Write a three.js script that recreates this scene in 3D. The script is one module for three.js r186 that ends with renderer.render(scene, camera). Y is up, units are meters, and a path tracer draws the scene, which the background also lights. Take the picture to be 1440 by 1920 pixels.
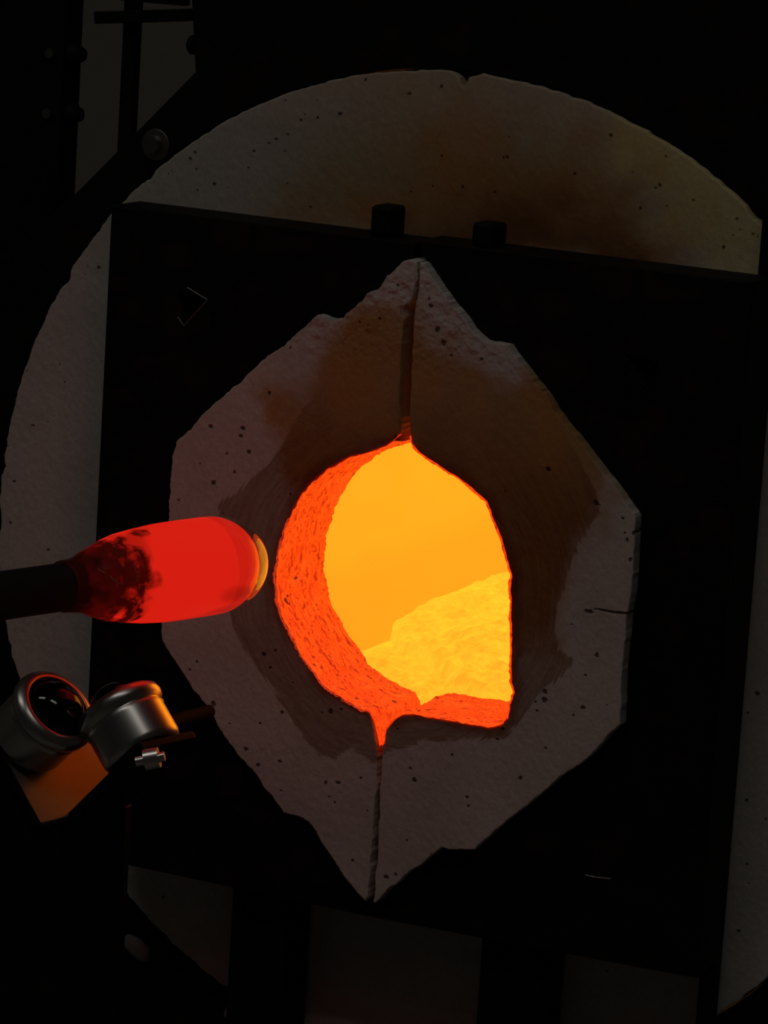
import * as THREE from 'three';
import { mergeGeometries } from 'three/addons/utils/BufferGeometryUtils.js';
import { RoundedBoxGeometry } from 'three/addons/geometries/RoundedBoxGeometry.js';
import { RectAreaLightUniformsLib } from 'three/addons/lights/RectAreaLightUniformsLib.js';

// ---------------------------------------------------------------- camera, light, exposure
RectAreaLightUniformsLib.init();
const scene = new THREE.Scene();
scene.background = new THREE.Color(0x000000);
const W = 1440, H = 1920, F = 6900;                       // a long lens
const EYE = new THREE.Vector3(0.74442598, 1.54048521, 1.59501981);
const camera = new THREE.PerspectiveCamera(2 * Math.atan(H / 2 / F) * 180 / Math.PI, W / H, 0.02, 30);
camera.rotation.order = 'YXZ';
camera.rotation.set(-0.19957974, 0.45112929, 0.06364756);
camera.position.copy(EYE);
camera.updateMatrixWorld(true);
scene.add(camera);
const renderer = new THREE.WebGLRenderer();
renderer.toneMapping = THREE.LinearToneMapping;
renderer.toneMappingExposure = 1.0;
renderer.shadowMap.enabled = true;

const LAMP = { x: -0.05, y: 2.86, z: 1.0, w: 2.2, l: 0.2, nits: 0.92 };
const lampLight = new THREE.RectAreaLight(new THREE.Color(1.0, 0.93, 0.86), LAMP.nits, LAMP.w, LAMP.l);
lampLight.name = 'ceiling_lamp_light';
lampLight.position.set(LAMP.x, LAMP.y - 0.052, LAMP.z);
lampLight.lookAt(LAMP.x, 0, LAMP.z);
scene.add(lampLight);

const HOT = [1.25, 0.40, 0.0115];                         // what the chamber gives off
const mouthLight = new THREE.RectAreaLight(new THREE.Color(1, 0.33, 0.02), 0.45, 0.10, 0.11);
mouthLight.name = 'furnace_mouth_light';
mouthLight.position.set(0, 1.155, -0.03);
mouthLight.lookAt(0, 1.155, 1);
scene.add(mouthLight);

// ---------------------------------------------------------------- helpers
const V = (x, y, z) => new THREE.Vector3(x, y, z);
const AX = [V(0, 0, 0), V(0, 0, 0), V(0, 0, 0)];
camera.matrixWorld.extractBasis(AX[0], AX[1], AX[2]);
function at(px, py, z) {                                  // the point of the plane z = const behind a pixel
  const d = V(0, 0, 0).addScaledVector(AX[0], (px - W / 2) / F).addScaledVector(AX[1], -(py - H / 2) / F).addScaledVector(AX[2], -1);
  return EYE.clone().addScaledVector(d, (z - EYE.z) / d.z);
}
const onPlane = (list, z) => list.map(([x, y]) => { const p = at(x, y, z); return [p.x, p.y]; });
function rng(seed) { let s = seed >>> 0; return () => { s = (s + 0x6D2B79F5) | 0; let t = Math.imul(s ^ (s >>> 15), 1 | s); t = (t + Math.imul(t ^ (t >>> 7), 61 | t)) ^ t; return ((t ^ (t >>> 14)) >>> 0) / 4294967296; }; }
function hash(x, y, s) { let h = Math.imul(x, 374761393) + Math.imul(y, 668265263) + Math.imul(s, 1442695041); h = Math.imul(h ^ (h >>> 13), 1274126177); return ((h ^ (h >>> 16)) >>> 0) / 4294967296; }
function vnoise(x, y, s = 0) {
  const ix = Math.floor(x), iy = Math.floor(y), fx = x - ix, fy = y - iy, u = fx * fx * (3 - 2 * fx), v = fy * fy * (3 - 2 * fy);
  const a = hash(ix, iy, s), b = hash(ix + 1, iy, s), c = hash(ix, iy + 1, s), d = hash(ix + 1, iy + 1, s);
  return a + (b - a) * u + (c - a) * v + (a - b - c + d) * u * v;
}
function fbm(x, y, s = 0, n = 4) { let t = 0, a = 0.5, m = 0; for (let i = 0; i < n; i++) { t += a * vnoise(x, y, s + i * 17); m += a; a *= 0.5; x *= 2.03; y *= 2.03; } return t / m; }
const sm = (a, b, x) => { const t = Math.min(1, Math.max(0, (x - a) / (b - a))); return t * t * (3 - 2 * t); };
const toS = (c) => c <= 0.0031308 ? c * 12.92 : 1.055 * Math.pow(c, 1 / 2.4) - 0.055;

function makeTexture(n, m, fn, srgb = true) {             // fn(u, v) -> linear [r, g, b]
  const d = new Uint8Array(n * m * 4);
  for (let j = 0; j < m; j++) for (let i = 0; i < n; i++) {
    const c = fn((i + 0.5) / n, (j + 0.5) / m), k = (j * n + i) * 4;
    for (let q = 0; q < 3; q++) { const x = Math.min(1, Math.max(0, c[q])); d[k + q] = Math.round(255 * (srgb ? toS(x) : x)); }
    d[k + 3] = 255;
  }
  const t = new THREE.DataTexture(d, n, m, THREE.RGBAFormat);
  t.magFilter = THREE.LinearFilter; t.minFilter = THREE.LinearFilter; t.wrapS = t.wrapT = THREE.RepeatWrapping;
  if (srgb) t.colorSpace = THREE.SRGBColorSpace;
  t.needsUpdate = true;
  return t;
}
function inMetres(t, x0, y0, w, h) { t.repeat.set(1 / w, 1 / h); t.offset.set(-x0 / w, -y0 / h); return t; }
function inside(p, x, y) {
  let c = false;
  for (let i = 0, j = p.length - 1; i < p.length; j = i++) if ((p[i][1] > y) !== (p[j][1] > y) && x < (p[j][0] - p[i][0]) * (y - p[i][1]) / (p[j][1] - p[i][1]) + p[i][0]) c = !c;
  return c;
}
function edgeDistance(p, x, y) {                          // positive inside
  let best = 1e9;
  for (let i = 0, j = p.length - 1; i < p.length; j = i++) {
    const ax = p[j][0], ay = p[j][1], bx = p[i][0] - ax, by = p[i][1] - ay, t = Math.min(1, Math.max(0, ((x - ax) * bx + (y - ay) * by) / (bx * bx + by * by || 1e-12)));
    best = Math.min(best, Math.hypot(x - ax - bx * t, y - ay - by * t));
  }
  return inside(p, x, y) ? best : -best;
}
const taken = {};
function numbered(name) { const n = taken[name] = (taken[name] ?? -1) + 1; return n ? `${name}_${String(n).padStart(3, '0')}` : name; }
function shadows(o) { o.castShadow = true; o.receiveShadow = true; return o; }
function part(name, geo, mat, parent) {
  const m = shadows(new THREE.Mesh(Array.isArray(geo) ? mergeGeometries(geo) : geo, mat));
  m.name = parent === scene ? numbered(name) : numbered(name);
  parent.add(m);
  return m;
}
function thing(name, label, category, group) {
  const g = new THREE.Group(); g.name = numbered(name); scene.add(g);
  g.userData = { label, category }; if (group) g.userData.group = group;
  return g;
}
function struct(name, geo, mat) { const m = part(name, geo, mat, scene); m.userData.kind = 'structure'; return m; }
function box(x0, x1, y0, y1, z0, z1, r = 0.0012) {
  const w = x1 - x0, h = y1 - y0, d = z1 - z0;
  const g = new RoundedBoxGeometry(w, h, d, 2, Math.min(r, w / 3, h / 3, d / 3)); g.translate((x0 + x1) / 2, (y0 + y1) / 2, (z0 + z1) / 2); return g;
}
const UP = V(0, 1, 0);
function along(geo, from, dir) {                          // a y-axis shape laid from a point along a direction
  geo.applyQuaternion(new THREE.Quaternion().setFromUnitVectors(UP, dir.clone().normalize())); geo.translate(from.x, from.y, from.z); return geo;
}
function rod(a, b, r, n = 20) { const d = b.clone().sub(a), g = new THREE.CylinderGeometry(r, r, d.length(), n); g.translate(0, d.length() / 2, 0); return along(g, a, d); }
function bar(a, b, w, h, up = UP) {                       // square bar from a to b
  const z = b.clone().sub(a), L = z.length(); z.normalize();
  const x = up.clone().cross(z).normalize(), y = z.clone().cross(x);
  const g = new RoundedBoxGeometry(w, h, L, 2, Math.min(w, h) * 0.12); g.translate(0, 0, L / 2);
  g.applyMatrix4(new THREE.Matrix4().makeBasis(x, y, z)); g.translate(a.x, a.y, a.z); return g;
}
function lathe(p, n = 48) { return new THREE.LatheGeometry(p.map(([r, y]) => new THREE.Vector2(Math.max(r, 1e-5), y)), n); }
function rough(list, step, amp, seed, closed = true) {    // outline cut finer and made uneven
  const out = [], n = list.length, last = closed ? n : n - 1;
  let s = 0;
  for (let i = 0; i < last; i++) {
    const a = list[i], b = list[(i + 1) % n], dx = b[0] - a[0], dy = b[1] - a[1], L = Math.hypot(dx, dy), k = Math.max(1, Math.round(L / step));
    for (let j = 0; j < k; j++) {
      const t = j / k, q = s + L * t, e = amp * ((fbm(q * 160, seed * 3.7, seed, 3) - 0.5) * 2.2 + (hash(Math.round(q * 1e5), i, seed) - 0.5) * 0.5);
      out.push([a[0] + dx * t - dy / (L || 1) * e, a[1] + dy * t + dx / (L || 1) * e]);
    }
    s += L;
  }
  if (!closed) out.push(list[n - 1]);
  return out;
}
function shapeOf(list, holes = []) {
  const s = new THREE.Shape(list.map(([x, y]) => new THREE.Vector2(x, y)));
  for (const h of holes) s.holes.push(new THREE.Path(h.map(([x, y]) => new THREE.Vector2(x, y))));
  return s;
}
function slab(list, z0, z1, bevel = 0.0008, holes = []) {
  const o = bevel ? { bevelEnabled: true, bevelThickness: bevel, bevelSize: bevel, bevelOffset: -bevel, bevelSegments: 2 } : { bevelEnabled: false };
  const g = new THREE.ExtrudeGeometry(shapeOf(list, holes), { depth: z1 - z0 - 2 * bevel, ...o }); g.translate(0, 0, z0 + bevel);
  const p = g.attributes.position, f = g.attributes.uv; for (let i = 0; i < p.count; i++) f.setXY(i, p.getX(i), p.getY(i));
  return g;
}
function tubeAlong(list, z, r) { return mergeGeometries(list.slice(1).map((p, i) => rod(V(list[i][0], list[i][1], z), V(p[0], p[1], z), r, 8))); }
function hexBolt(base, dir, r, h, turn = 0) { const g = new THREE.CylinderGeometry(r * 0.97, r, h, 6); g.rotateY(turn); g.translate(0, h / 2, 0); return along(g.toNonIndexed(), base, dir); }

// ---------------------------------------------------------------- materials
const dull = (color, roughness, spec, more = {}) => new THREE.MeshPhysicalMaterial({ color, roughness, specularIntensity: spec, ...more });
const std = (color, roughness, metalness = 0, more = {}) => new THREE.MeshStandardMaterial({ color, roughness, metalness, ...more });
const lin = (r, g, b) => new THREE.Color().setRGB(r, g, b);
const steelTexture = makeTexture(512, 512, (u, v) => { const q = 0.55 + 0.5 * fbm(u * 9, v * 9, 3, 5), r = sm(0.56, 0.7, fbm(u * 14, v * 14, 31, 4)); return [0.0075 * q + 0.007 * r, 0.0072 * q + 0.002 * r, 0.0074 * q]; });
steelTexture.repeat.set(5, 5);
const M = {
  blackSteel: dull(0xffffff, 0.6, 0.28, { map: steelTexture }),
  rodSteel: dull(lin(0.004, 0.004, 0.004), 0.8, 0.12),
  bareSteel: std(lin(0.32, 0.28, 0.25), 0.5, 0.9),
  darkBar: dull(lin(0.006, 0.006, 0.0065), 0.5, 0.4),
  chrome: std(lin(0.8, 0.79, 0.77), 0.3, 1),
  brushed: std(lin(0.62, 0.61, 0.59), 0.33, 1),
  ball: std(lin(0.05, 0.05, 0.052), 0.09, 1),
  zinc: std(lin(0.26, 0.26, 0.25), 0.42, 1),
  wall: std(lin(0.50, 0.49, 0.43), 0.9),
  floor: std(lin(0.36, 0.34, 0.32), 0.85),
  chip: std(lin(0.3, 0.29, 0.27), 0.9),
};

// ---------------------------------------------------------------- the room
struct('floor', box(-2.8, 2.8, -0.1, 0, -1.7, 3.4, 0.001), M.floor);
struct('ceiling', box(-2.8, 2.8, 3.0, 3.1, -1.7, 3.4, 0.001), M.floor);
struct('wall_back', box(-2.8, 2.8, 0, 3.0, -1.8, -1.7, 0.001), M.wall);
struct('wall_front', box(-2.8, 2.8, 0, 3.0, 3.4, 3.5, 0.001), M.floor);
struct('wall_left', box(-2.9, -2.8, 0, 3.0, -1.7, 3.4, 0.001), M.wall);
struct('wall_right', box(2.8, 2.9, 0, 3.0, -1.7, 3.4, 0.001), M.floor);
{
  const t = thing('ceiling_lamp', 'long white ceiling lamp hanging over the workshop floor', 'lamp');
  part('lamp_housing', box(LAMP.x - 1.14, LAMP.x + 1.14, LAMP.y - 0.04, 3.0, LAMP.z - 0.14, LAMP.z + 0.14, 0.01), M.zinc, t);
  part('lamp_diffuser', box(LAMP.x - LAMP.w / 2, LAMP.x + LAMP.w / 2, LAMP.y - 0.05, LAMP.y - 0.04, LAMP.z - LAMP.l / 2, LAMP.z + LAMP.l / 2, 0.003),
    new THREE.MeshStandardMaterial({ color: 0x111111, emissive: lin(1, 0.93, 0.86), emissiveIntensity: 1.4 }), t);
}

// ---------------------------------------------------------------- outlines of the doors
const CY = 1.15, RD = 0.25;                               // the furnace's axis, its front collar's radius
const ZF = 0.047, ZB = 0.003;                             // front and back of the door blocks
const ZP0 = 0.012, ZP1 = 0.0405;                          // back and front of the door plates
const leftOuter = [[782, 490], [766, 487], [755, 489], [722, 522], [708, 541], [691, 548], [681, 560], [649, 589], [642, 598], [615, 598], [594, 591], [569, 614], [535, 645], [500, 667], [445, 720], [410, 752], [385, 771], [370, 788], [340, 819], [330, 830], [322, 856], [316, 970], [308, 1080], [301, 1165], [303, 1203], [325, 1236], [351, 1274], [364, 1297], [393, 1329], [413, 1368], [442, 1410], [480, 1452], [497, 1481], [532, 1523], [551, 1528], [568, 1534], [585, 1549], [603, 1581], [626, 1610], [645, 1642], [671, 1678], [684, 1690]];
const leftSeamLow = [[690, 1683], [698, 1584], [705, 1487], [709, 1420], [706, 1390], [701, 1367]];
const leftHole = [[693, 1338], [660, 1321], [635, 1307], [603, 1282], [574, 1242], [549, 1199], [534, 1173], [520, 1130], [516, 1087], [521, 1033], [534, 989], [552, 950], [577, 910], [617, 877], [653, 858], [697, 847], [722, 836], [738, 826]];
const leftSeamHigh = [[750, 812], [752, 790], [750, 745], [752, 683], [755, 603], [752, 577], [774, 563], [782, 520]];
const rightOuter = [[787, 492], [795, 495], [812, 520], [830, 548], [847, 572], [868, 596], [885, 620], [906, 640], [930, 643], [951, 648], [962, 666], [979, 686], [1028, 750], [1055, 792], [1080, 819], [1114, 864], [1150, 911], [1178, 947], [1191, 970], [1189, 1020], [1185, 1100], [1182, 1119], [1176, 1161], [1167, 1244], [1164, 1317], [1162, 1358], [1151, 1369], [1100, 1422], [1044, 1461], [1006, 1494], [970, 1525], [935, 1550], [890, 1592], [855, 1592], [828, 1590], [790, 1620], [730, 1665], [702, 1694]];
const rightSeamLow = [[700, 1690], [706, 1616], [712, 1503], [716, 1423], [719, 1390], [724, 1368]];
const rightHole = [[740, 1349], [754, 1340], [787, 1341], [823, 1350], [870, 1358], [913, 1365], [938, 1361], [953, 1347], [955, 1322], [964, 1300], [958, 1278], [958, 1213], [958, 1155], [958, 1105], [958, 1076], [949, 1040], [938, 1004], [924, 971], [913, 942], [884, 914], [863, 899], [819, 870], [784, 846]];
const rightSeamHigh = [[772, 830], [769, 815], [767, 787], [771, 704], [774, 634], [780, 565], [786, 544], [786, 515]];
const P = (l) => onPlane(l, ZF);
const LO = rough(P(leftOuter), 0.0016, 0.0009, 5, false), LSL = rough(P(leftSeamLow), 0.0016, 0.0008, 6, false), LH = rough(P(leftHole), 0.0015, 0.0006, 7, false), LSH = rough(P(leftSeamHigh), 0.0016, 0.0011, 8, false);
const RO = rough(P(rightOuter), 0.0016, 0.0008, 9, false), RSL = rough(P(rightSeamLow), 0.0016, 0.0006, 10, false), RH = rough(P(rightHole), 0.0015, 0.0006, 11, false), RSH = rough(P(rightSeamHigh), 0.0016, 0.0006, 12, false);

// ---------------------------------------------------------------- refractory colours
const BASE = [0.60, 0.565, 0.525];
function speck(list, x, y) {                              // dark pits
  let k = 0;
  for (const [px, py, r, e] of list) { const dx = x - px, dy = (y - py) * e; if (Math.abs(dx) < r * 2 && Math.abs(dy) < r * 2) k = Math.max(k, 1 - sm(0.55, 1.1, Math.hypot(dx, dy) / r * (0.7 + 0.6 * vnoise(x * 1500, y * 1500, 5)))); }
  return k;
}
const pitsOnBlocks = [];
{
  const R = rng(41);
  const seen = [[455, 803], [452, 818], [467, 848], [400, 905], [375, 870], [395, 800], [335, 938], [505, 737], [517, 1220], [495, 1227], [507, 1252], [369, 1241], [356, 1256], [529, 1336], [400, 1320], [430, 1357], [525, 1428], [620, 1334], [461, 1405], [484, 1435], [527, 1483], [611, 1468], [634, 1468], [1188, 1000], [1176, 1013], [1182, 1050], [1119, 1228], [1098, 1266], [1022, 1297], [1021, 1313], [1007, 1333], [1093, 1327], [943, 1367], [1023, 1403], [769, 1441], [876, 1495], [724, 1645], [742, 1640], [1028, 880], [1118, 943], [746, 535], [712, 598], [808, 574], [820, 618], [832, 643], [976, 1459], [777, 1463], [640, 1330]];
  for (const [x, y] of seen) { const p = at(x, y, ZF); pitsOnBlocks.push([p.x, p.y, 0.0006 + 0.0009 * R(), 0.8 + 0.8 * R()]); }
  for (const [x, y, r, e] of [[1150, 1148, 0.010, 16], [1104, 1147, 0.003, 3], [1172, 1150, 0.005, 9]]) { const p = at(x, y, ZF); pitsOnBlocks.push([p.x, p.y, r, e]); }
  for (let i = 0; i < 90; i++) pitsOnBlocks.push([-0.13 + 0.26 * R(), 1.0 + 0.31 * R(), 0.0003 + 0.0006 * R(), 0.7 + R()]);
}
const bandOutline = P([[410, 945], [458, 907], [505, 868], [540, 815], [590, 730], [690, 665], [850, 660], [975, 715], [1090, 860], [1130, 950], [1095, 1010], [1062, 1080], [1040, 1150], [1036, 1226], [1070, 1238], [1052, 1262], [1016, 1288], [1000, 1330], [955, 1378], [850, 1390], [740, 1402], [700, 1428], [660, 1402], [630, 1421], [598, 1420], [572, 1382], [545, 1340], [500, 1272], [452, 1212], [434, 1165], [416, 1050]]);  // darker brown band around the hole, streaked along its edge
const ochreOutline = P([[520, 870], [520, 740], [600, 640], [685, 600], [770, 590], [890, 650], [1030, 690], [1120, 790], [1165, 880], [1120, 1000], [1050, 1100], [1030, 1190], [960, 1220], [820, 900], [700, 860], [560, 930]]);
const rimOutline = [...P(leftHole), ...P(rightHole)];
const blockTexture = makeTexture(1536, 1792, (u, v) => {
  const x = -0.14 + 0.28 * u, y = 0.99 + 0.33 * v;
  const wx = (fbm(x * 90, y * 90, 61, 3) - 0.5) * 0.006, wy = (fbm(x * 90, y * 90, 71, 3) - 0.5) * 0.006, big = fbm(x * 38, y * 38, 81, 5);
  const lower = y < 1.165 ? 1 : 0;
  const d = edgeDistance(bandOutline, x + wx * 0.4, y + wy * 0.4), soft = 0.0007, ang = Math.atan2(y - 1.155, x), rad = Math.hypot(x, y - 1.155), streak = fbm(rad * 900 + 3 * fbm(ang * 5 + 9, rad * 40, 95, 2), ang * 7 + 20, 97, 3);
  const s = sm(-soft, soft, d + (streak - 0.5) * 0.0035 + (x > 0.02 ? (big - 0.5) * 0.010 : 0)) * sm(1.262, 1.205, y + (big - 0.5) * 0.05);
  const o = sm(-0.012, 0.012, edgeDistance(ochreOutline, x + wx * 2, y + wy * 2) + (big - 0.5) * 0.05);
  const grain = 0.90 + 0.2 * fbm(x * 700, y * 700, 91, 3) , mott = 0.86 + 0.28 * big;
  const c = BASE.map((b) => b * grain * mott);
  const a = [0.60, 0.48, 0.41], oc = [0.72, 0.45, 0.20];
  for (let q = 0; q < 3; q++) { c[q] *= 1 - s * (1 - a[q]) * (0.72 + 0.56 * streak); c[q] *= 1 - o * (1 - oc[q]) * (0.8 + 0.4 * big); }
  const scorch = sm(0.006, -0.001, Math.abs(edgeDistance(rimOutline, x + wx, y + wy)) - 0.006 * (big - 0.3)) ;
  c[0] *= 1 - 0.35 * scorch; c[1] *= 1 - 0.6 * scorch; c[2] *= 1 - 0.7 * scorch;
  const k = speck(pitsOnBlocks, x, y); for (let q = 0; q < 3; q++) c[q] *= 1 - 0.82 * k;
  return c;
});
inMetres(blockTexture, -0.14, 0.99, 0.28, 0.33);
const blockBump = inMetres(makeTexture(1024, 1024, (u, v) => {
  const x = -0.14 + 0.28 * u, y = 0.99 + 0.33 * v, rough_ = sm(1.25, 1.29, y) * 0.35;
  const h = 0.55 + 0.25 * (fbm(x * 300, y * 300, 15, 4) - 0.5) * (1 + rough_ * 9) - 0.4 * speck(pitsOnBlocks, x, y);
  return [h, h, h];
}, false), -0.14, 0.99, 0.28, 0.33);
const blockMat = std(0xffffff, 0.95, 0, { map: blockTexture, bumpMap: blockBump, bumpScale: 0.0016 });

const pitsOnCollar = [];
{
  const R = rng(17);
  const seen = [[366, 285], [357, 297], [316, 325], [466, 314], [368, 317], [402, 345], [370, 356], [476, 283], [505, 268], [518, 260], [540, 252], [564, 225], [535, 188], [638, 213], [1230, 352], [1237, 347], [1250, 386], [1375, 441], [1382, 410], [1357, 463], [1412, 438], [1421, 443], [1388, 430], [1145, 253], [768, 174], [768, 175], [828, 161], [1249, 293], [1300, 375], [165, 498], [185, 501], [160, 514], [15, 836], [27, 902], [62, 797], [1385, 1745], [20, 980], [90, 1030], [1400, 1500], [1420, 1300]];
  for (const [x, y] of seen) { const p = at(x, y, 0); pitsOnCollar.push([p.x, p.y, 0.0006 + 0.0008 * R(), 1.0 + 0.9 * R()]); }
  for (let i = 0; i < 110; i++) { const a = R() * 6.283, r = RD * Math.sqrt(0.35 + 0.65 * R()); pitsOnCollar.push([Math.cos(a) * r, CY + Math.sin(a) * r, 0.0003 + 0.0007 * R(), 0.8 + R()]); }
}
const Z0 = (l) => onPlane(l, 0.0);
const brownOutline = Z0([[500, 430], [540, 385], [620, 345], [720, 300], [830, 245], [960, 255], [1080, 300], [1150, 350], [1220, 400], [1290, 460], [1270, 540], [900, 520], [700, 470]]);  // brown patch on the collar above the doors
const darkOutline = Z0([[700, 470], [760, 400], [860, 372], [960, 352], [1020, 372], [1090, 400], [1170, 430], [1230, 470], [1240, 540], [900, 520]]);  // darker patch inside the brown one, next to the door tops
const tintOutline = Z0([[470, 440], [520, 260], [640, 150], [800, 100], [980, 110], [1120, 200], [1200, 330], [1300, 460], [1250, 540], [800, 520]]), upperDimOutline = Z0([[150, 500], [200, 300], [500, 80], [900, 40], [1300, 150], [1500, 400], [1500, 560], [800, 540]]);  // wide brownish tint; then weaker light on the upper collar, put into its colour
const creamOutline = Z0([[1080, 150], [1160, 230], [1190, 300], [1250, 360], [1230, 420], [1300, 470], [1300, 560], [1500, 560], [1500, 380], [1300, 230]]);
const collarTexture = makeTexture(2048, 2048, (u, v) => {
  const x = -0.26 + 0.52 * u, y = CY - 0.26 + 0.52 * v;
  if (y < 1.3 && Math.abs(x) < 0.15 && y > 1.01) return BASE;
  const big = fbm(x * 30, y * 30, 181, 5), wx = (fbm(x * 60, y * 60, 161, 3) - 0.5) * 0.02, wy = (fbm(x * 60, y * 60, 171, 3) - 0.5) * 0.02;
  const c = BASE.map((b) => b * (0.9 + 0.2 * fbm(x * 700, y * 700, 191, 3)) * (0.86 + 0.28 * big));
  const st = (o, w) => y > 1.28 ? sm(-w, w, edgeDistance(o, x + wx, y + wy) + (big - 0.5) * 0.035) : 0;
  const h = st(tintOutline, 0.03), e = st(upperDimOutline, 0.03), r = st(brownOutline, 0.024), k = st(darkOutline, 0.018), g = st(creamOutline, 0.01), f = 0.8 + 0.4 * big;
  const rc = [0.95, 0.54, 0.24], kc = [0.42, 0.34, 0.30], gc = [1.25, 1.18, 0.72], hc = [0.86, 0.78, 0.60], ec = [0.84, 0.80, 0.75];
  for (let q = 0; q < 3; q++) { c[q] *= (1 - h * (1 - hc[q])) * (1 - e * (1 - ec[q])); c[q] *= 1 - r * (1 - rc[q]) * f; c[q] *= 1 - k * (1 - kc[q]) * f; c[q] *= 1 - g * (1 - gc[q]); }
  const p = speck(pitsOnCollar, x, y); for (let q = 0; q < 3; q++) c[q] *= 1 - 0.85 * p;
  return c;
});
inMetres(collarTexture, -0.26, CY - 0.26, 0.52, 0.52);
const collarMat = std(0xffffff, 0.95, 0, { map: collarTexture, bumpMap: inMetres(makeTexture(1024, 1024, (u, v) => { const h = 0.5 + 0.4 * (fbm(u * 150, v * 150, 215, 4) - 0.5); return [h, h, h]; }, false), -0.26, CY - 0.26, 0.52, 0.52), bumpScale: 0.001 });

// ---------------------------------------------------------------- hot surfaces
const hotTexture = makeTexture(1024, 1024, (u, v) => {    // fibrous: streaks along u
  const a = fbm(u * 34 + 2 * fbm(u * 20, v * 20, 301, 2), v * 62, 303, 4), b = fbm(u * 120, v * 190, 307, 3);
  const dark = sm(0.60, 0.74, a) * 0.52 + sm(0.60, 0.74, b) * 0.62, q = Math.max(0.12, (0.82 + 0.3 * (fbm(u * 30, v * 10, 311, 3) - 0.5)) * (1 - Math.min(0.85, dark)));
  return [q, q * q * 0.95, q * q];
});
const hotBump = makeTexture(1024, 512, (u, v) => { const h = 0.6 * fbm(u * 60 + 3 * fbm(u * 20, v * 6, 301, 2), v * 26, 303, 4) + 0.4 * fbm(u * 200, v * 70, 313, 3); return [h, h, h]; }, false);
const throatMat = std(lin(0.30, 0.12, 0.07), 0.95, 0, { side: THREE.DoubleSide, emissive: lin(1.15, 0.088, 0.005), emissiveMap: hotTexture, bumpMap: hotBump, bumpScale: 0.002 });
const chamberTexture = makeTexture(512, 512, (u, v) => { const n = fbm(u * 40, v * 14, 401, 4), k = sm(0.785, 0.815, u + (n - 0.5) * 0.03) * 0.13, q = 0.93 + 0.08 * (n - 0.5); return [q, q * (1 - k), q * (1 - k)]; });
const chamberMat = std(lin(0.25, 0.2, 0.15), 0.95, 0, { side: THREE.DoubleSide, emissive: lin(1.15, 0.355, 0.0115), emissiveMap: chamberTexture });
const bedTexture = makeTexture(512, 1536, (u, v) => {
  const x = (u - 0.5) / 5, z = (v - 1) * 0.6, near = sm(-0.10, -0.01, z - 0.6 * (0.06 - x));
  const a = fbm(x * 120 + 40, z * 120 + 90, 421, 5), b = fbm(x * 400 + 90, z * 400 + 300, 431, 3), q = 0.82 + 0.50 * (a - 0.5) + 0.36 * (b - 0.5) + 0.42 * near * sm(0.42, 0.6, a);
  return [0.95, q, q * 0.6 * (1 - 0.6 * near * sm(0.42, 0.6, a))];
});
const bedBump = makeTexture(1024, 1024, (u, v) => { const h = fbm(u * 22, v * 66, 441, 5); return [h, h, h]; }, false);
const bedMat = std(lin(0.55, 0.5, 0.35), 0.9, 0, { side: THREE.DoubleSide, emissive: lin(1.25, 0.45, 0.036), emissiveMap: bedTexture, bumpMap: bedBump, bumpScale: 0.004 });

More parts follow.
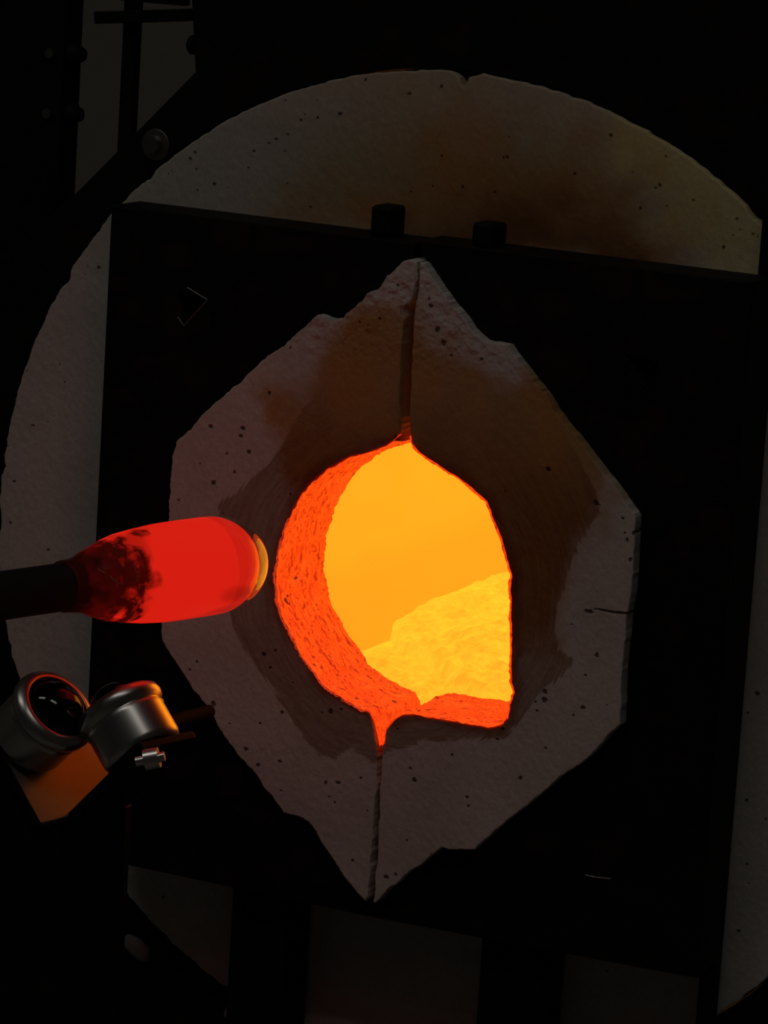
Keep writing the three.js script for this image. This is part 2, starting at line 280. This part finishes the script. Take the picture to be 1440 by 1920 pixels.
// ---------------------------------------------------------------- the furnace
{
  const t = thing('furnace', 'round glassworker\'s furnace with pale crumbly refractory front in a black steel front plate', 'furnace');
  const circle = [];
  const jointX = at(869, 150, 0), jointAngle = Math.atan2(jointX.y - CY, jointX.x);
  for (let i = 0; i < 900; i++) {
    const a = i / 900 * Math.PI * 2, d = Math.abs(Math.atan2(Math.sin(a - jointAngle), Math.cos(a - jointAngle))) * RD;
    const chip = Math.max(0, fbm(a * 26, 3.3, 501, 3) - 0.60) * 0.009, notch = 0.0032 * Math.exp(-((d / 0.004) ** 2)) + 0.008 * sm(0.0011, 0.0006, d);
    const r = RD + 0.0022 * (fbm(a * 60, 1.5, 511, 4) - 0.5) - chip - notch;
    circle.push([Math.cos(a) * r, CY + Math.sin(a) * r]);
  }
  const opening = []; for (let i = 0; i < 64; i++) { const a = -i / 64 * Math.PI * 2; opening.push([Math.cos(a) * 0.112, CY + 0.005 + Math.sin(a) * 0.112]); }
  part('refractory_collar', slab(circle, -0.07, 0, 0.0008, [opening]), collarMat, t);
  const ring = []; for (let i = 0; i < 180; i++) { const a = -i / 180 * Math.PI * 2; ring.push([Math.cos(a) * (RD + 0.0022), CY + Math.sin(a) * (RD + 0.0022)]); }
  const q = (x, y) => { const p = at(x, y, -0.004); return [p.x, p.y]; };
  const plate = [q(367, 135), q(357, -60), [0.32, 1.52], [0.36, 1.52], [0.36, 1.0], [0.25, 0.83], [-0.25, 0.83], [-0.36, 1.0], [-0.36, 1.19], q(145, 360)];
  part('front_plate', slab(plate, -0.022, -0.003, 0.0012, [ring]), M.blackSteel, t);
  const knobBase = at(364, 84, -0.012);
  part('stud', along(lathe([[0, 0], [0.0048, 0], [0.0048, 0.003], [0.003, 0.0045], [0, 0.0048]], 20), knobBase.clone().add(V(0.0015, 0, 0)), V(-1, 0, 0)), M.blackSteel, t);
  // washer and bolt head on the slanting edge of the plate
  const b0 = at(293, 271, -0.003);
  const w = part('washer', along(lathe([[0.0028, 0], [0.0077, 0], [0.0079, 0.0006], [0.0076, 0.0013], [0.0028, 0.0013]], 40), b0, V(0, 0, 1)), M.zinc, t);
  part('bolt_head', hexBolt(b0.clone().add(V(-0.0006, 0, 0.001)), V(-0.12, 0.05, 1), 0.0052, 0.0040, 0.4), M.zinc, w);
  const shell = new THREE.CylinderGeometry(0.262, 0.262, 0.55, 64, 1, true); shell.rotateX(Math.PI / 2); shell.translate(0, CY, -0.307);
  const rear = new THREE.CylinderGeometry(0.262, 0.262, 0.02, 64); rear.rotateX(Math.PI / 2); rear.translate(0, CY, -0.592);
  part('drum_shell', [shell, rear], M.blackSteel, t);
  // the hot chamber
  const tube = new THREE.CylinderGeometry(0.125, 0.125, 0.50, 96, 24, true); tube.rotateX(Math.PI / 2); tube.translate(0, CY + 0.005, -0.3195);
  {
    const p = tube.attributes.position;
    for (let i = 0; i < p.count; i++) { const x = p.getX(i), y = p.getY(i) - CY - 0.005, z = p.getZ(i), k = 1 + 0.012 * (fbm(Math.atan2(y, x) * 4 + 20, z * 30, 521, 3) - 0.5); p.setX(i, x * k); p.setY(i, y * k + CY + 0.005); }
    tube.computeVertexNormals();
  }
  const back = new THREE.CircleGeometry(0.127, 64); back.translate(0, CY + 0.005, -0.569);
  part('glowing_chamber_wall', [tube, back], chamberMat, t);
  const NX = 110, NZ = 190, bed = new THREE.PlaneGeometry(0.2, 0.49, NX, NZ); bed.rotateX(-Math.PI / 2);
  {
    const onFloor = (px, py) => { const a = at(px, py, 0), d = a.clone().sub(EYE); return EYE.clone().addScaledVector(d, (1.079 - EYE.y) / d.y); };
    const stepA = onFloor(745, 1195), stepB = onFloor(868, 1300), stepN = V(stepB.z - stepA.z, 0, stepA.x - stepB.x).normalize(); if (stepN.z > 0) stepN.negate();
    const p = bed.attributes.position, f = bed.attributes.uv;
    for (let i = 0; i < p.count; i++) {
      const z = (p.getZ(i) - 0.245) * 1.13 - 0.012, x = p.getX(i) * (z > -0.072 ? 0.79 : 1);
      const lump = 0.010 * (fbm(x * 38 + 7, z * 38, 531, 3) - 0.4) + 0.006 * (fbm(x * 110, z * 110, 541, 3) - 0.5) + 0.003 * (vnoise(x * 320, z * 320, 551) - 0.5);
      const across = (x - stepA.x) * stepN.x + (z - stepA.z) * stepN.z + 0.014 * (fbm(x * 60, z * 60, 561, 3) - 0.5) + 0.005 * (vnoise(x * 210, z * 210, 563) - 0.5);
      const mound = 0.008 * sm(-0.004, 0.006, across) + 0.007 * sm(0.006, 0.03, across) * fbm(x * 45, z * 45, 571, 3);
      p.setXYZ(i, x, 1.0765 + lump * sm(0.099, 0.08, Math.abs(x)) + mound, z);
      f.setXY(i, x * 5 + 0.5, z / 0.6 + 1);
    }
    bed.computeVertexNormals();
  }
  part('glowing_chamber_floor', bed, bedMat, t);
  // feet under the drum
  for (const [x, z] of [[-0.2, -0.1], [0.2, -0.1], [-0.2, -0.5], [0.2, -0.5]]) part('leg', box(x - 0.02, x + 0.02, 0, 0.99, z - 0.02, z + 0.02), M.blackSteel, t);
  // uprights in front of the collar, below and beside the doors
  const xa = (px, py, z) => at(px, py, z).x;
  part('upright', box(xa(433, 1720, 0.03), xa(538, 1720, 0.03), 0, 0.9885, 0.003, 0.03), M.blackSteel, t);
  part('upright', box(xa(899, 1820, 0.03), xa(1018, 1820, 0.03), 0, 0.9885, 0.003, 0.03), M.blackSteel, t);
  part('upright', box(xa(1306, 1880, 0.011), xa(1306, 1880, 0.011) + 0.0082, 0, 1.42, 0.003, 0.011), M.blackSteel, t);
  // small pale crumbs of refractory on the black plate below the collar
  const R = rng(77);
  for (const [px, py, w_, h_, turn] of [[258, 1776, 0.009, 0.005, -0.5], [452, 1890, 0.010, 0.0045, 0.6], [651, 1672, 0.004, 0.006, 0.5]]) {
    const g = new THREE.IcosahedronGeometry(1, 3), p = g.attributes.position;
    for (let i = 0; i < p.count; i++) { const v = V(p.getX(i), p.getY(i), p.getZ(i)), k = 0.75 + 0.5 * fbm(v.x * 1.7 + 9 + w_ * 900, v.y * 1.7 + v.z * 1.3 + 5, 561, 3); p.setXYZ(i, v.x * k * w_, v.y * k * h_, v.z * k * 0.003); }
    g.rotateZ(turn); g.computeVertexNormals();
    const z = py < 1700 ? 0.0405 : -0.003, c = at(px, py, z); g.translate(c.x, c.y, z + 0.001);
    if (py < 1700) continue;
    part('refractory_crumb', g, M.chip, t);
  }
}

// ---------------------------------------------------------------- the doors
function throat(list, mat, seed) {                        // the burning wall of the hole through one door block
  const M_ = 26, N = list.length, pos = [], uv = [], idx = [];
  let s = 0, cx = 0, cy = 1.155;
  for (let i = 0; i < N; i++) {
    if (i) s += Math.hypot(list[i][0] - list[i - 1][0], list[i][1] - list[i - 1][1]);
    const [x, y] = list[i], dx = cx - x, dy = cy - y, L = Math.hypot(dx, dy);
    for (let j = 0; j <= M_; j++) {
      const t = j / M_, z = ZF + 0.0006 - t * (ZF - ZB + 0.006);
      let e = 0.0006 + 0.0024 * (fbm(s * 110 + seed, z * 560, seed, 4) - 0.42) * sm(0, 0.08, t) + 0.0014 * (vnoise(s * 700, z * 1500, seed + 3) - 0.5);
      if (j === 0) e = 0.0002 + 0.0016 * vnoise(s * 420, 2.5, seed + 9) * vnoise(s * 1300, 4.5, seed + 11);
      pos.push(x + dx / L * e, y + dy / L * e, z); uv.push(s * 5, z * 10);
    }
  }
  for (let i = 0; i < N - 1; i++) for (let j = 0; j < M_; j++) { const a = i * (M_ + 1) + j, b = a + M_ + 1; idx.push(a, b, a + 1, b, b + 1, a + 1); }
  const g = new THREE.BufferGeometry();
  g.setAttribute('position', new THREE.Float32BufferAttribute(pos, 3)); g.setAttribute('uv', new THREE.Float32BufferAttribute(uv, 2)); g.setIndex(idx); g.computeVertexNormals();
  return g;
}
const fibreMat = std(lin(0.2, 0.08, 0.05), 0.9, 0, { emissive: lin(0.45, 0.03, 0.008) });
function fibres(list, count, seed) {                      // frayed fibres round the rim
  const R = rng(seed), out = [];
  for (let i = 0; i < count; i++) {
    const k = 1 + Math.floor(R() * (list.length - 2)), [x, y] = list[k], tx = list[k + 1][0] - list[k - 1][0], ty = list[k + 1][1] - list[k - 1][1], L = Math.hypot(tx, ty) || 1, len = 0.002 + 0.004 * R(), pts = [];
    const nx = -ty / L, ny = tx / L, out_ = (nx * (0 - x) + ny * (1.155 - y) > 0 ? -1 : 1);
    for (let j = 0; j <= 4; j++) { const t = j / 4 - 0.5, b = (0.25 - t * t) * 4 * 0.0011 * R() + 0.0003 * (R() - 0.5) - 0.0004; pts.push(V(x + tx / L * t * len + nx * out_ * b, y + ty / L * t * len + ny * out_ * b, ZF + 0.0004 + 0.0006 * R())); }
    out.push(new THREE.TubeGeometry(new THREE.CatmullRomCurve3(pts), 8, 0.00011 + 0.00008 * R(), 5));
  }
  return mergeGeometries(out);
}
const D = { x0: -0.1675, x1: 0.1688, y0: 0.9895, y1: 1.3215, s: -0.0012 };
{
  const t = thing('furnace_door', 'black steel furnace door with the rounded half of the glowing hole, behind the hot glass', 'door');
  const edge = [[D.s, D.y1], [D.x0, D.y1], [D.x0, D.y0], [D.s - 0.001, D.y0]];
  const tri = rough(onPlane([[333, 546], [345, 611], [391, 562]], ZP1), 0.004, 0.0005, 21);
  part('steel_plate', slab([...edge, ...P(leftOuter).reverse().map(([x, y]) => [Math.min(x, D.s) - 0.0002, y])], ZP0, ZP1, 0.0007, [tri]), M.blackSteel, t);
  part('lit_edge', tubeAlong(onPlane([[351, 539], [389, 562], [345, 611], [333, 594]], ZP1), ZP1 + 0.0001, 0.00042), M.zinc, t);  // pale tube painting the light along the cutout edge
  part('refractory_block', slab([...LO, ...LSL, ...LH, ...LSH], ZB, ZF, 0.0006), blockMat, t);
  part('glowing_hole_wall', throat([...rough(P([[712, 1400], [709, 1378], [701, 1352]]), 0.0015, 0.0003, 3, false), ...LH, ...rough(P([[742, 822], [750, 812]]), 0.0015, 0.0003, 4, false)], throatMat, 31), throatMat, t);
  // the broken front corner of the block along the upper seam
  {
    const a = [[781, 500], [780, 530], [774, 562], [754, 577], [756, 603], [752, 683], [750, 745], [752, 790], [750, 812], [741, 827]], b = [[784, 500], [782, 530], [775, 562], [771, 580], [767, 634], [763, 704], [760, 750], [758, 787], [760, 812], [762, 832]];
    const A = rough(onPlane(a, ZF), 0.0012, 0.0006, 51, false), n = A.length, B = [], Bc = onPlane(b, ZF - 0.005), pos = [], uv = [], idx = [], M_ = 9;
    for (let i = 0; i < n; i++) { const y = A[i][1]; let k = 0; while (k < Bc.length - 2 && Bc[k + 1][1] > y) k++; const t = Math.min(1, Math.max(0, (y - Bc[k][1]) / (Bc[k + 1][1] - Bc[k][1]))); B.push([Bc[k][0] + (Bc[k + 1][0] - Bc[k][0]) * t, y]); }
    for (let i = 0; i < n; i++) for (let j = 0; j <= M_; j++) {
      const t = Math.min(1, j / (M_ - 1)), x = A[i][0] - 0.0006 + (B[i][0] - A[i][0] + 0.0006) * t, e = sm(0, 0.3, t) * 0.004 * (fbm(x * 420, A[i][1] * 330, 571, 4) - 0.5);
      pos.push(x, A[i][1], j === M_ ? ZB : ZF + 0.0001 - 0.004 * t * t + e); uv.push(x, A[i][1]);
    }
    for (let i = 0; i < n - 1; i++) for (let j = 0; j < M_; j++) { const p = i * (M_ + 1) + j, q = p + M_ + 1; idx.push(p, q, p + 1, q, q + 1, p + 1); }
    const g = new THREE.BufferGeometry(); g.setAttribute('position', new THREE.Float32BufferAttribute(pos, 3)); g.setAttribute('uv', new THREE.Float32BufferAttribute(uv, 2)); g.setIndex(idx); g.computeVertexNormals();
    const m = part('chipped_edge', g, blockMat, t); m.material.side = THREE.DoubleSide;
  }
  const f1 = part('glowing_fibres', fibres(LH.slice(0, Math.round(LH.length * 0.62)), 150, 61), fibreMat, t); f1.userData.kind = 'stuff';
  const l = at(720, 424, 0.03);
  part('lug', box(l.x - 0.0058, l.x + 0.0058, D.y1 - 0.0005, D.y1 + 0.0148, 0.018, 0.034, 0.0022), M.blackSteel, t);
}
{
  const t = thing('furnace_door', 'black steel furnace door with the square-cornered half of the glowing hole, beside the upright', 'door');
  const edge = [[D.s + 0.001, D.y1 + 0.0015], [D.x1, D.y1 + 0.0015], [D.x1, D.y0 + 0.004], [D.s - 0.0002, D.y0]];
  const tri = rough(onPlane([[1168, 662], [1234, 682], [1220, 735]], ZP1), 0.004, 0.0005, 22);
  part('steel_plate', slab([...P(rightOuter).map(([x, y]) => [Math.max(x, D.s) + 0.0002, y]), edge[3], edge[2], edge[1], edge[0]], ZP0, ZP1, 0.0007, [tri]), M.blackSteel, t);
  part('lit_edge', tubeAlong(onPlane([[1168, 690], [1220, 735], [1233, 690]], ZP1), ZP1 + 0.0001, 0.0004), M.blackSteel, t);  // tube for the lit cutout edge, kept dark on this door
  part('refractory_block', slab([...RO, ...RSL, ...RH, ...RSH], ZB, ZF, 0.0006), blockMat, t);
  part('glowing_hole_wall', throat([...rough(P([[716, 1400], [722, 1372]]), 0.0015, 0.0003, 13, false), ...RH, ...rough(P([[775, 838], [769, 815]]), 0.0015, 0.0003, 14, false)], throatMat, 47), throatMat, t);
  part('scratch_glint', tubeAlong(onPlane([[1098, 1641], [1118, 1645], [1145, 1648]], ZP1), ZP1 + 0.0001, 0.0005), M.zinc, t);  // pale line for a scratch, its faint highlight put into the colour
  const l = at(910, 452, 0.03);
  part('lug', box(l.x - 0.0058, l.x + 0.0058, D.y1 + 0.001, D.y1 + 0.0125, 0.018, 0.034, 0.0022), M.blackSteel, t);
}

// ---------------------------------------------------------------- the pipe with hot glass
{
  const t = thing('blowpipe', 'dark metal blowpipe with a red-hot rounded gather of glass on its end', 'blowpipe');
  const tip = at(462, 1051, 0.12);
  let far = at(-60, 1128, 0.29);
  for (let z = 0.1; z < 0.5; z += 0.0005) { const p = at(-60, 1126, z); if (Math.abs(p.y - tip.y) < Math.abs(far.y - tip.y)) far = p; }
  const dir = far.clone().sub(tip).normalize();
  const foreshort = 1 / (far.clone().sub(tip).length() / 534);   // pixels of the run per metre
  const m = (px) => px / foreshort, r = (px) => px / 4270;
  const spread = (p, n) => { const c = new THREE.SplineCurve(p.map(([a, b]) => new THREE.Vector2(a, b))); return c.getPoints(n).map((v) => [v.x, v.y]); };
  const Rg = r(97), cap = [];
  for (let i = 0; i <= 18; i++) { const a = i / 18 * Math.PI / 2; cap.push([Rg * Math.sin(a), Rg * (1 - Math.cos(a))]); }
  const from = Rg;
  const body = spread([[Rg, from], [r(97), m(150)], [r(95), m(190)], [r(89), m(235)], [r(80), m(272)], [r(66), m(305)], [r(54), m(330)], [r(49), m(360)]], 70).slice(1);
  const g = lathe([...cap, ...body, [r(40), m(362)]], 96);
  {
    const p = g.attributes.position;
    for (let i = 0; i < p.count; i++) {
      const x = p.getX(i), y = p.getY(i), z = p.getZ(i), a = Math.atan2(z, x), k = 1 + 0.05 * sm(m(150), m(260), y) * (fbm(a * 2.2 + 9, y * 90, 601, 3) - 0.5);
      p.setXYZ(i, x * k, y, z * k);
    }
    g.computeVertexNormals();
  }
  const L = m(362);
  const glowTexture = makeTexture(1024, 512, (u, v) => {         // v runs from the tip to the pipe: cooled, scaled skin where the glass meets the iron
    const a = u * Math.PI * 2, cx = Math.cos(a) * 2.2, cz = Math.sin(a) * 2.2, both = (k, l, s_, o_) => 0.5 + ((fbm(cx * k + 30, v * l, s_, o_) - 0.5) + (fbm(cz * k + 50, v * l + 9, s_ + 5, o_) - 0.5)) * 0.75, n = both(1.1, 10, 611, 5), n2 = both(3, 30, 621, 4);
    const cold = sm(0.56, 0.66, v + (n - 0.5) * 0.42), black = sm(0.80, 0.90, v + (n - 0.5) * 0.2);
    const patch = cold * (1 - 0.30 * sm(0.54, 0.68, n2) * (1 - sm(0.62, 0.8, v))), q = (1 - 0.94 * patch) * (1 - 0.9 * black) * (0.62 + 0.72 * sm(0.3, 0.62, both(0.6, 3, 631, 3)));
    return [q, q, q];
  });
  const glass = new THREE.MeshPhysicalMaterial({ color: lin(0.05, 0.012, 0.01), roughness: 0.28, specularIntensity: 0.35, emissive: lin(0.66, 0.0125, 0.0052), emissiveMap: glowTexture });
  const core = part('glowing_glass_gather', along(g, tip, dir), glass, t);
  core.userData.label = 'red-hot glass gather';
  // clear end of the glass
  const clear = [], sh = m(23);
  for (let i = 0; i <= 26; i++) { const a = i / 26 * Math.PI / 2; clear.push([(Rg + 0.00025) * Math.sin(a), (Rg + sh) * (1 - Math.cos(a)) - sh]); }
  clear.push([Rg * 0.999, Rg + 0.003]);
  part('clear_glass_tip', along(lathe(clear, 96), tip, dir), new THREE.MeshPhysicalMaterial({ color: 0xffffff, roughness: 0.0, transmission: 1, thickness: 0, ior: 2.2, side: THREE.DoubleSide }), core);
  const s0 = m(350), s1 = m(350) + 1.0;
  const pipe = lathe([[0, s0], [r(42), s0], [r(46), s0 + 0.002], [r(46), s0 + 0.05], [r(43), s0 + 0.07], [r(40), s0 + 0.2], [r(40), s1 - 0.01], [r(34), s1], [0, s1]], 48);
  part('pipe_shank', along(pipe, tip, dir), std(lin(0.02, 0.016, 0.014), 0.55, 0.3), t);
  for (const [list, n] of [[[[178, 1057], [186, 1068], [204, 1078], [214, 1088], [228, 1096]], 1], [[[226, 1033], [238, 1039], [248, 1052], [254, 1066], [258, 1090]], 2]]) {
    const pts = list.map(([x, y]) => {                      // on the near skin of the gather
      const d = at(x, y, 0).sub(EYE).normalize(); let s = 1.0;
      for (; s < 2.4; s += 0.0002) { const q = EYE.clone().addScaledVector(d, s).sub(tip), h = q.dot(dir), w = Math.sqrt(Math.max(0, q.lengthSq() - h * h)); let R_ = 0; for (let k = 1; k < body.length; k++) if (h >= body[k - 1][1] && h < body[k][1]) R_ = body[k][0]; if (R_ && w < R_ * 1.004) break; }
      return EYE.clone().addScaledVector(d, s);
    });
    part('scratch_glint', new THREE.TubeGeometry(new THREE.CatmullRomCurve3(pts), 40, 0.00022, 6), M.chip, core);  // glints of hairline cracks, painted as pale tubes
  }
  const glow = new THREE.PointLight(new THREE.Color(1, 0.035, 0.012), 0.00006); glow.name = 'glass_gather_light'; glow.castShadow = true;
  glow.position.copy(tip).addScaledVector(dir, m(110)); scene.add(glow);
}

// ---------------------------------------------------------------- the rest for the pipe
{
  const t = thing('pipe_rest', 'black v-shaped pipe rest on a post carrying two shiny steel ball casters', 'pipe rest');
  const O = at(166, 1342, 0.20), r = V(0.97, 0, 0.243).normalize(), a = r.clone().cross(UP).negate().normalize();   // a: away from the camera
  if (a.z > 0) a.negate();
  const half = 0.0182, K = 1.17;
  const dirL = r.clone().add(UP).normalize(), dirR = UP.clone().sub(r).normalize();
  const caster = (c, d, turn) => {
    const cup = part('caster_cup', along(lathe([[0, -0.016], [0.0135, -0.016], [0.0155, -0.0145], [0.0162, -0.0125], [0.0162, -0.001], [0.0166, 0.000], [0.0158, 0.0008], [0.0158, 0.0016], [0.0174, 0.0028], [0.0178, 0.005], [0.0172, 0.0072], [0.0152, 0.0086], [0.0138, 0.009], [0.0132, 0.0084], [0.0131, 0.004]].map(([p, q]) => [p * K, q * K]), 64), c, d), M.brushed, t);
    const s = new THREE.SphereGeometry(0.0128 * K, 48, 32); const q = c.clone().addScaledVector(d, 0.0032 * K); s.translate(q.x, q.y, q.z);
    part('ball', s, M.ball, cup);
    return cup;
  };
  const cL = at(88, 1347, 0.21), cR = at(236, 1352, 0.20);
  caster(cL, dirL); caster(cR, dirR);
  // the two plates of the V
  const back = 0.0162 * K, th = 0.004;
  const inL = r.clone().sub(UP).normalize(), inR = r.clone().add(UP).negate().normalize();
  const mk = (c, d, inward, len, deep, shift, fat = 0) => {
    const s = c.clone().addScaledVector(d, -back - th / 2), A = s.clone().addScaledVector(inward, -0.017), B = s.clone().addScaledVector(inward, len);
    const x = B.clone().sub(A), Lx = x.length(); x.normalize(); const z = x.clone().cross(d).normalize();
    const g = new RoundedBoxGeometry(Lx, th + fat, deep, 2, 0.0008); g.applyMatrix4(new THREE.Matrix4().makeBasis(x, d, z)); const mid = A.clone().add(B).multiplyScalar(0.5).addScaledVector(a, shift); g.translate(mid.x, mid.y, mid.z); return g;
  };
  const meet = (() => { const sL = cL.clone().addScaledVector(dirL, -back - th / 2), sR = cR.clone().addScaledVector(dirR, -back - th / 2), du = sR.clone().sub(sL).dot(r), dv = sR.y - sL.y; return [(du - dv) / Math.SQRT2, (du + dv) / Math.SQRT2]; })();
  part('bracket_plate', mk(cL, dirL, inL, meet[0], 0.058, 0.012), M.bareSteel, t);
  part('added_dark_rim', mk(cL, dirL, inL, meet[0] + 0.001, 0.004, -0.0185, 0.0012), M.rodSteel, t);  // dark strip added to cover the lamplit front edge of the plate
  part('bracket_plate', mk(cR, dirR, inR, meet[1] + th / 2, 0.034, 0), M.darkBar, t);
  // rod reaching towards the furnace and its bolt
  const ra = at(252, 1372, 0.20), rb = at(392, 1334, 0.115);
  part('side_rod', rod(ra, rb, 0.0032), M.rodSteel, t);
  const bp = at(288, 1422, 0.225), bd = V(0.8, 0.25, -0.35).normalize();
  const nut = part('clamp_nut', hexBolt(bp.clone().addScaledVector(bd, -0.004), bd, 0.0052, 0.0065, 0.3), M.chrome, t);
  part('bolt_end', rod(bp.clone().addScaledVector(bd, -0.008), bp.clone().addScaledVector(bd, 0.005), 0.0022), M.chrome, nut);
  const px = at(231, 1600, 0.195);
  part('post', box(px.x - 0.034, px.x, 0, at(231, 1512, 0.195).y, 0.189, 0.195, 0.0008), M.darkBar, t);
  part('post_foot', box(px.x - 0.15, px.x + 0.1, 0, 0.012, 0.08, 0.34, 0.003), M.darkBar, t);
}

// ---------------------------------------------------------------- the dark frame at the upper left
{
  const t = thing('steel_post', 'wide black steel post with two bolt heads standing on its edge', 'post');
  const xr = (at(157, 30, -0.12).x + at(144, 360, -0.12).x) / 2;
  part('post_body', box(xr - 0.13, xr, 0, 2.2, -0.12, -0.1, 0.002), M.blackSteel, t);
  for (const [px, py] of [[150, 102], [141, 214]]) {
    const c = V(xr - 0.001, at(px, py, -0.11).y, -0.109);
    const n = part('nut', along(lathe([[0, 0], [0.0062, 0], [0.0066, 0.001], [0.0060, 0.0045], [0.0042, 0.0064], [0.0035, 0.0085], [0, 0.0092]], 24), c, V(1, 0, 0)), M.blackSteel, t);
    part('side_nut', hexBolt(V(xr - 0.0075, c.y, -0.1005), V(0, 0, 1), 0.0030, 0.003, 0.2), M.zinc, t);
  }
}
{
  const t = thing('slim_post', 'slim black steel post rising behind the furnace and crossing a short bar', 'post');
  const a = at(231, 0, -0.023), b = at(270, 0, -0.031);
  part('post_body', box(a.x, b.x, 1.30, 3.0, -0.031, -0.0235, 0.001), M.blackSteel, t);
}
{
  const t = thing('crossbar', 'short black flat bar crossing the slim post above the furnace', 'bar');
  const a = at(181, 33, -0.0204), b = at(357, 32, -0.0204);
  part('bar', bar(a, b.setY(a.y + 0.006), 0.006, 0.0062), M.blackSteel, t);
}
{
  const t = thing('top_crossbar', 'black steel bar at the very top edge above the short crossbar', 'bar');
  const a = at(215, -16, -0.0204), b = at(352, -4, -0.0204);
  part('bar', bar(a, b, 0.006, 0.008), M.blackSteel, t);
}
renderer.render(scene, camera);
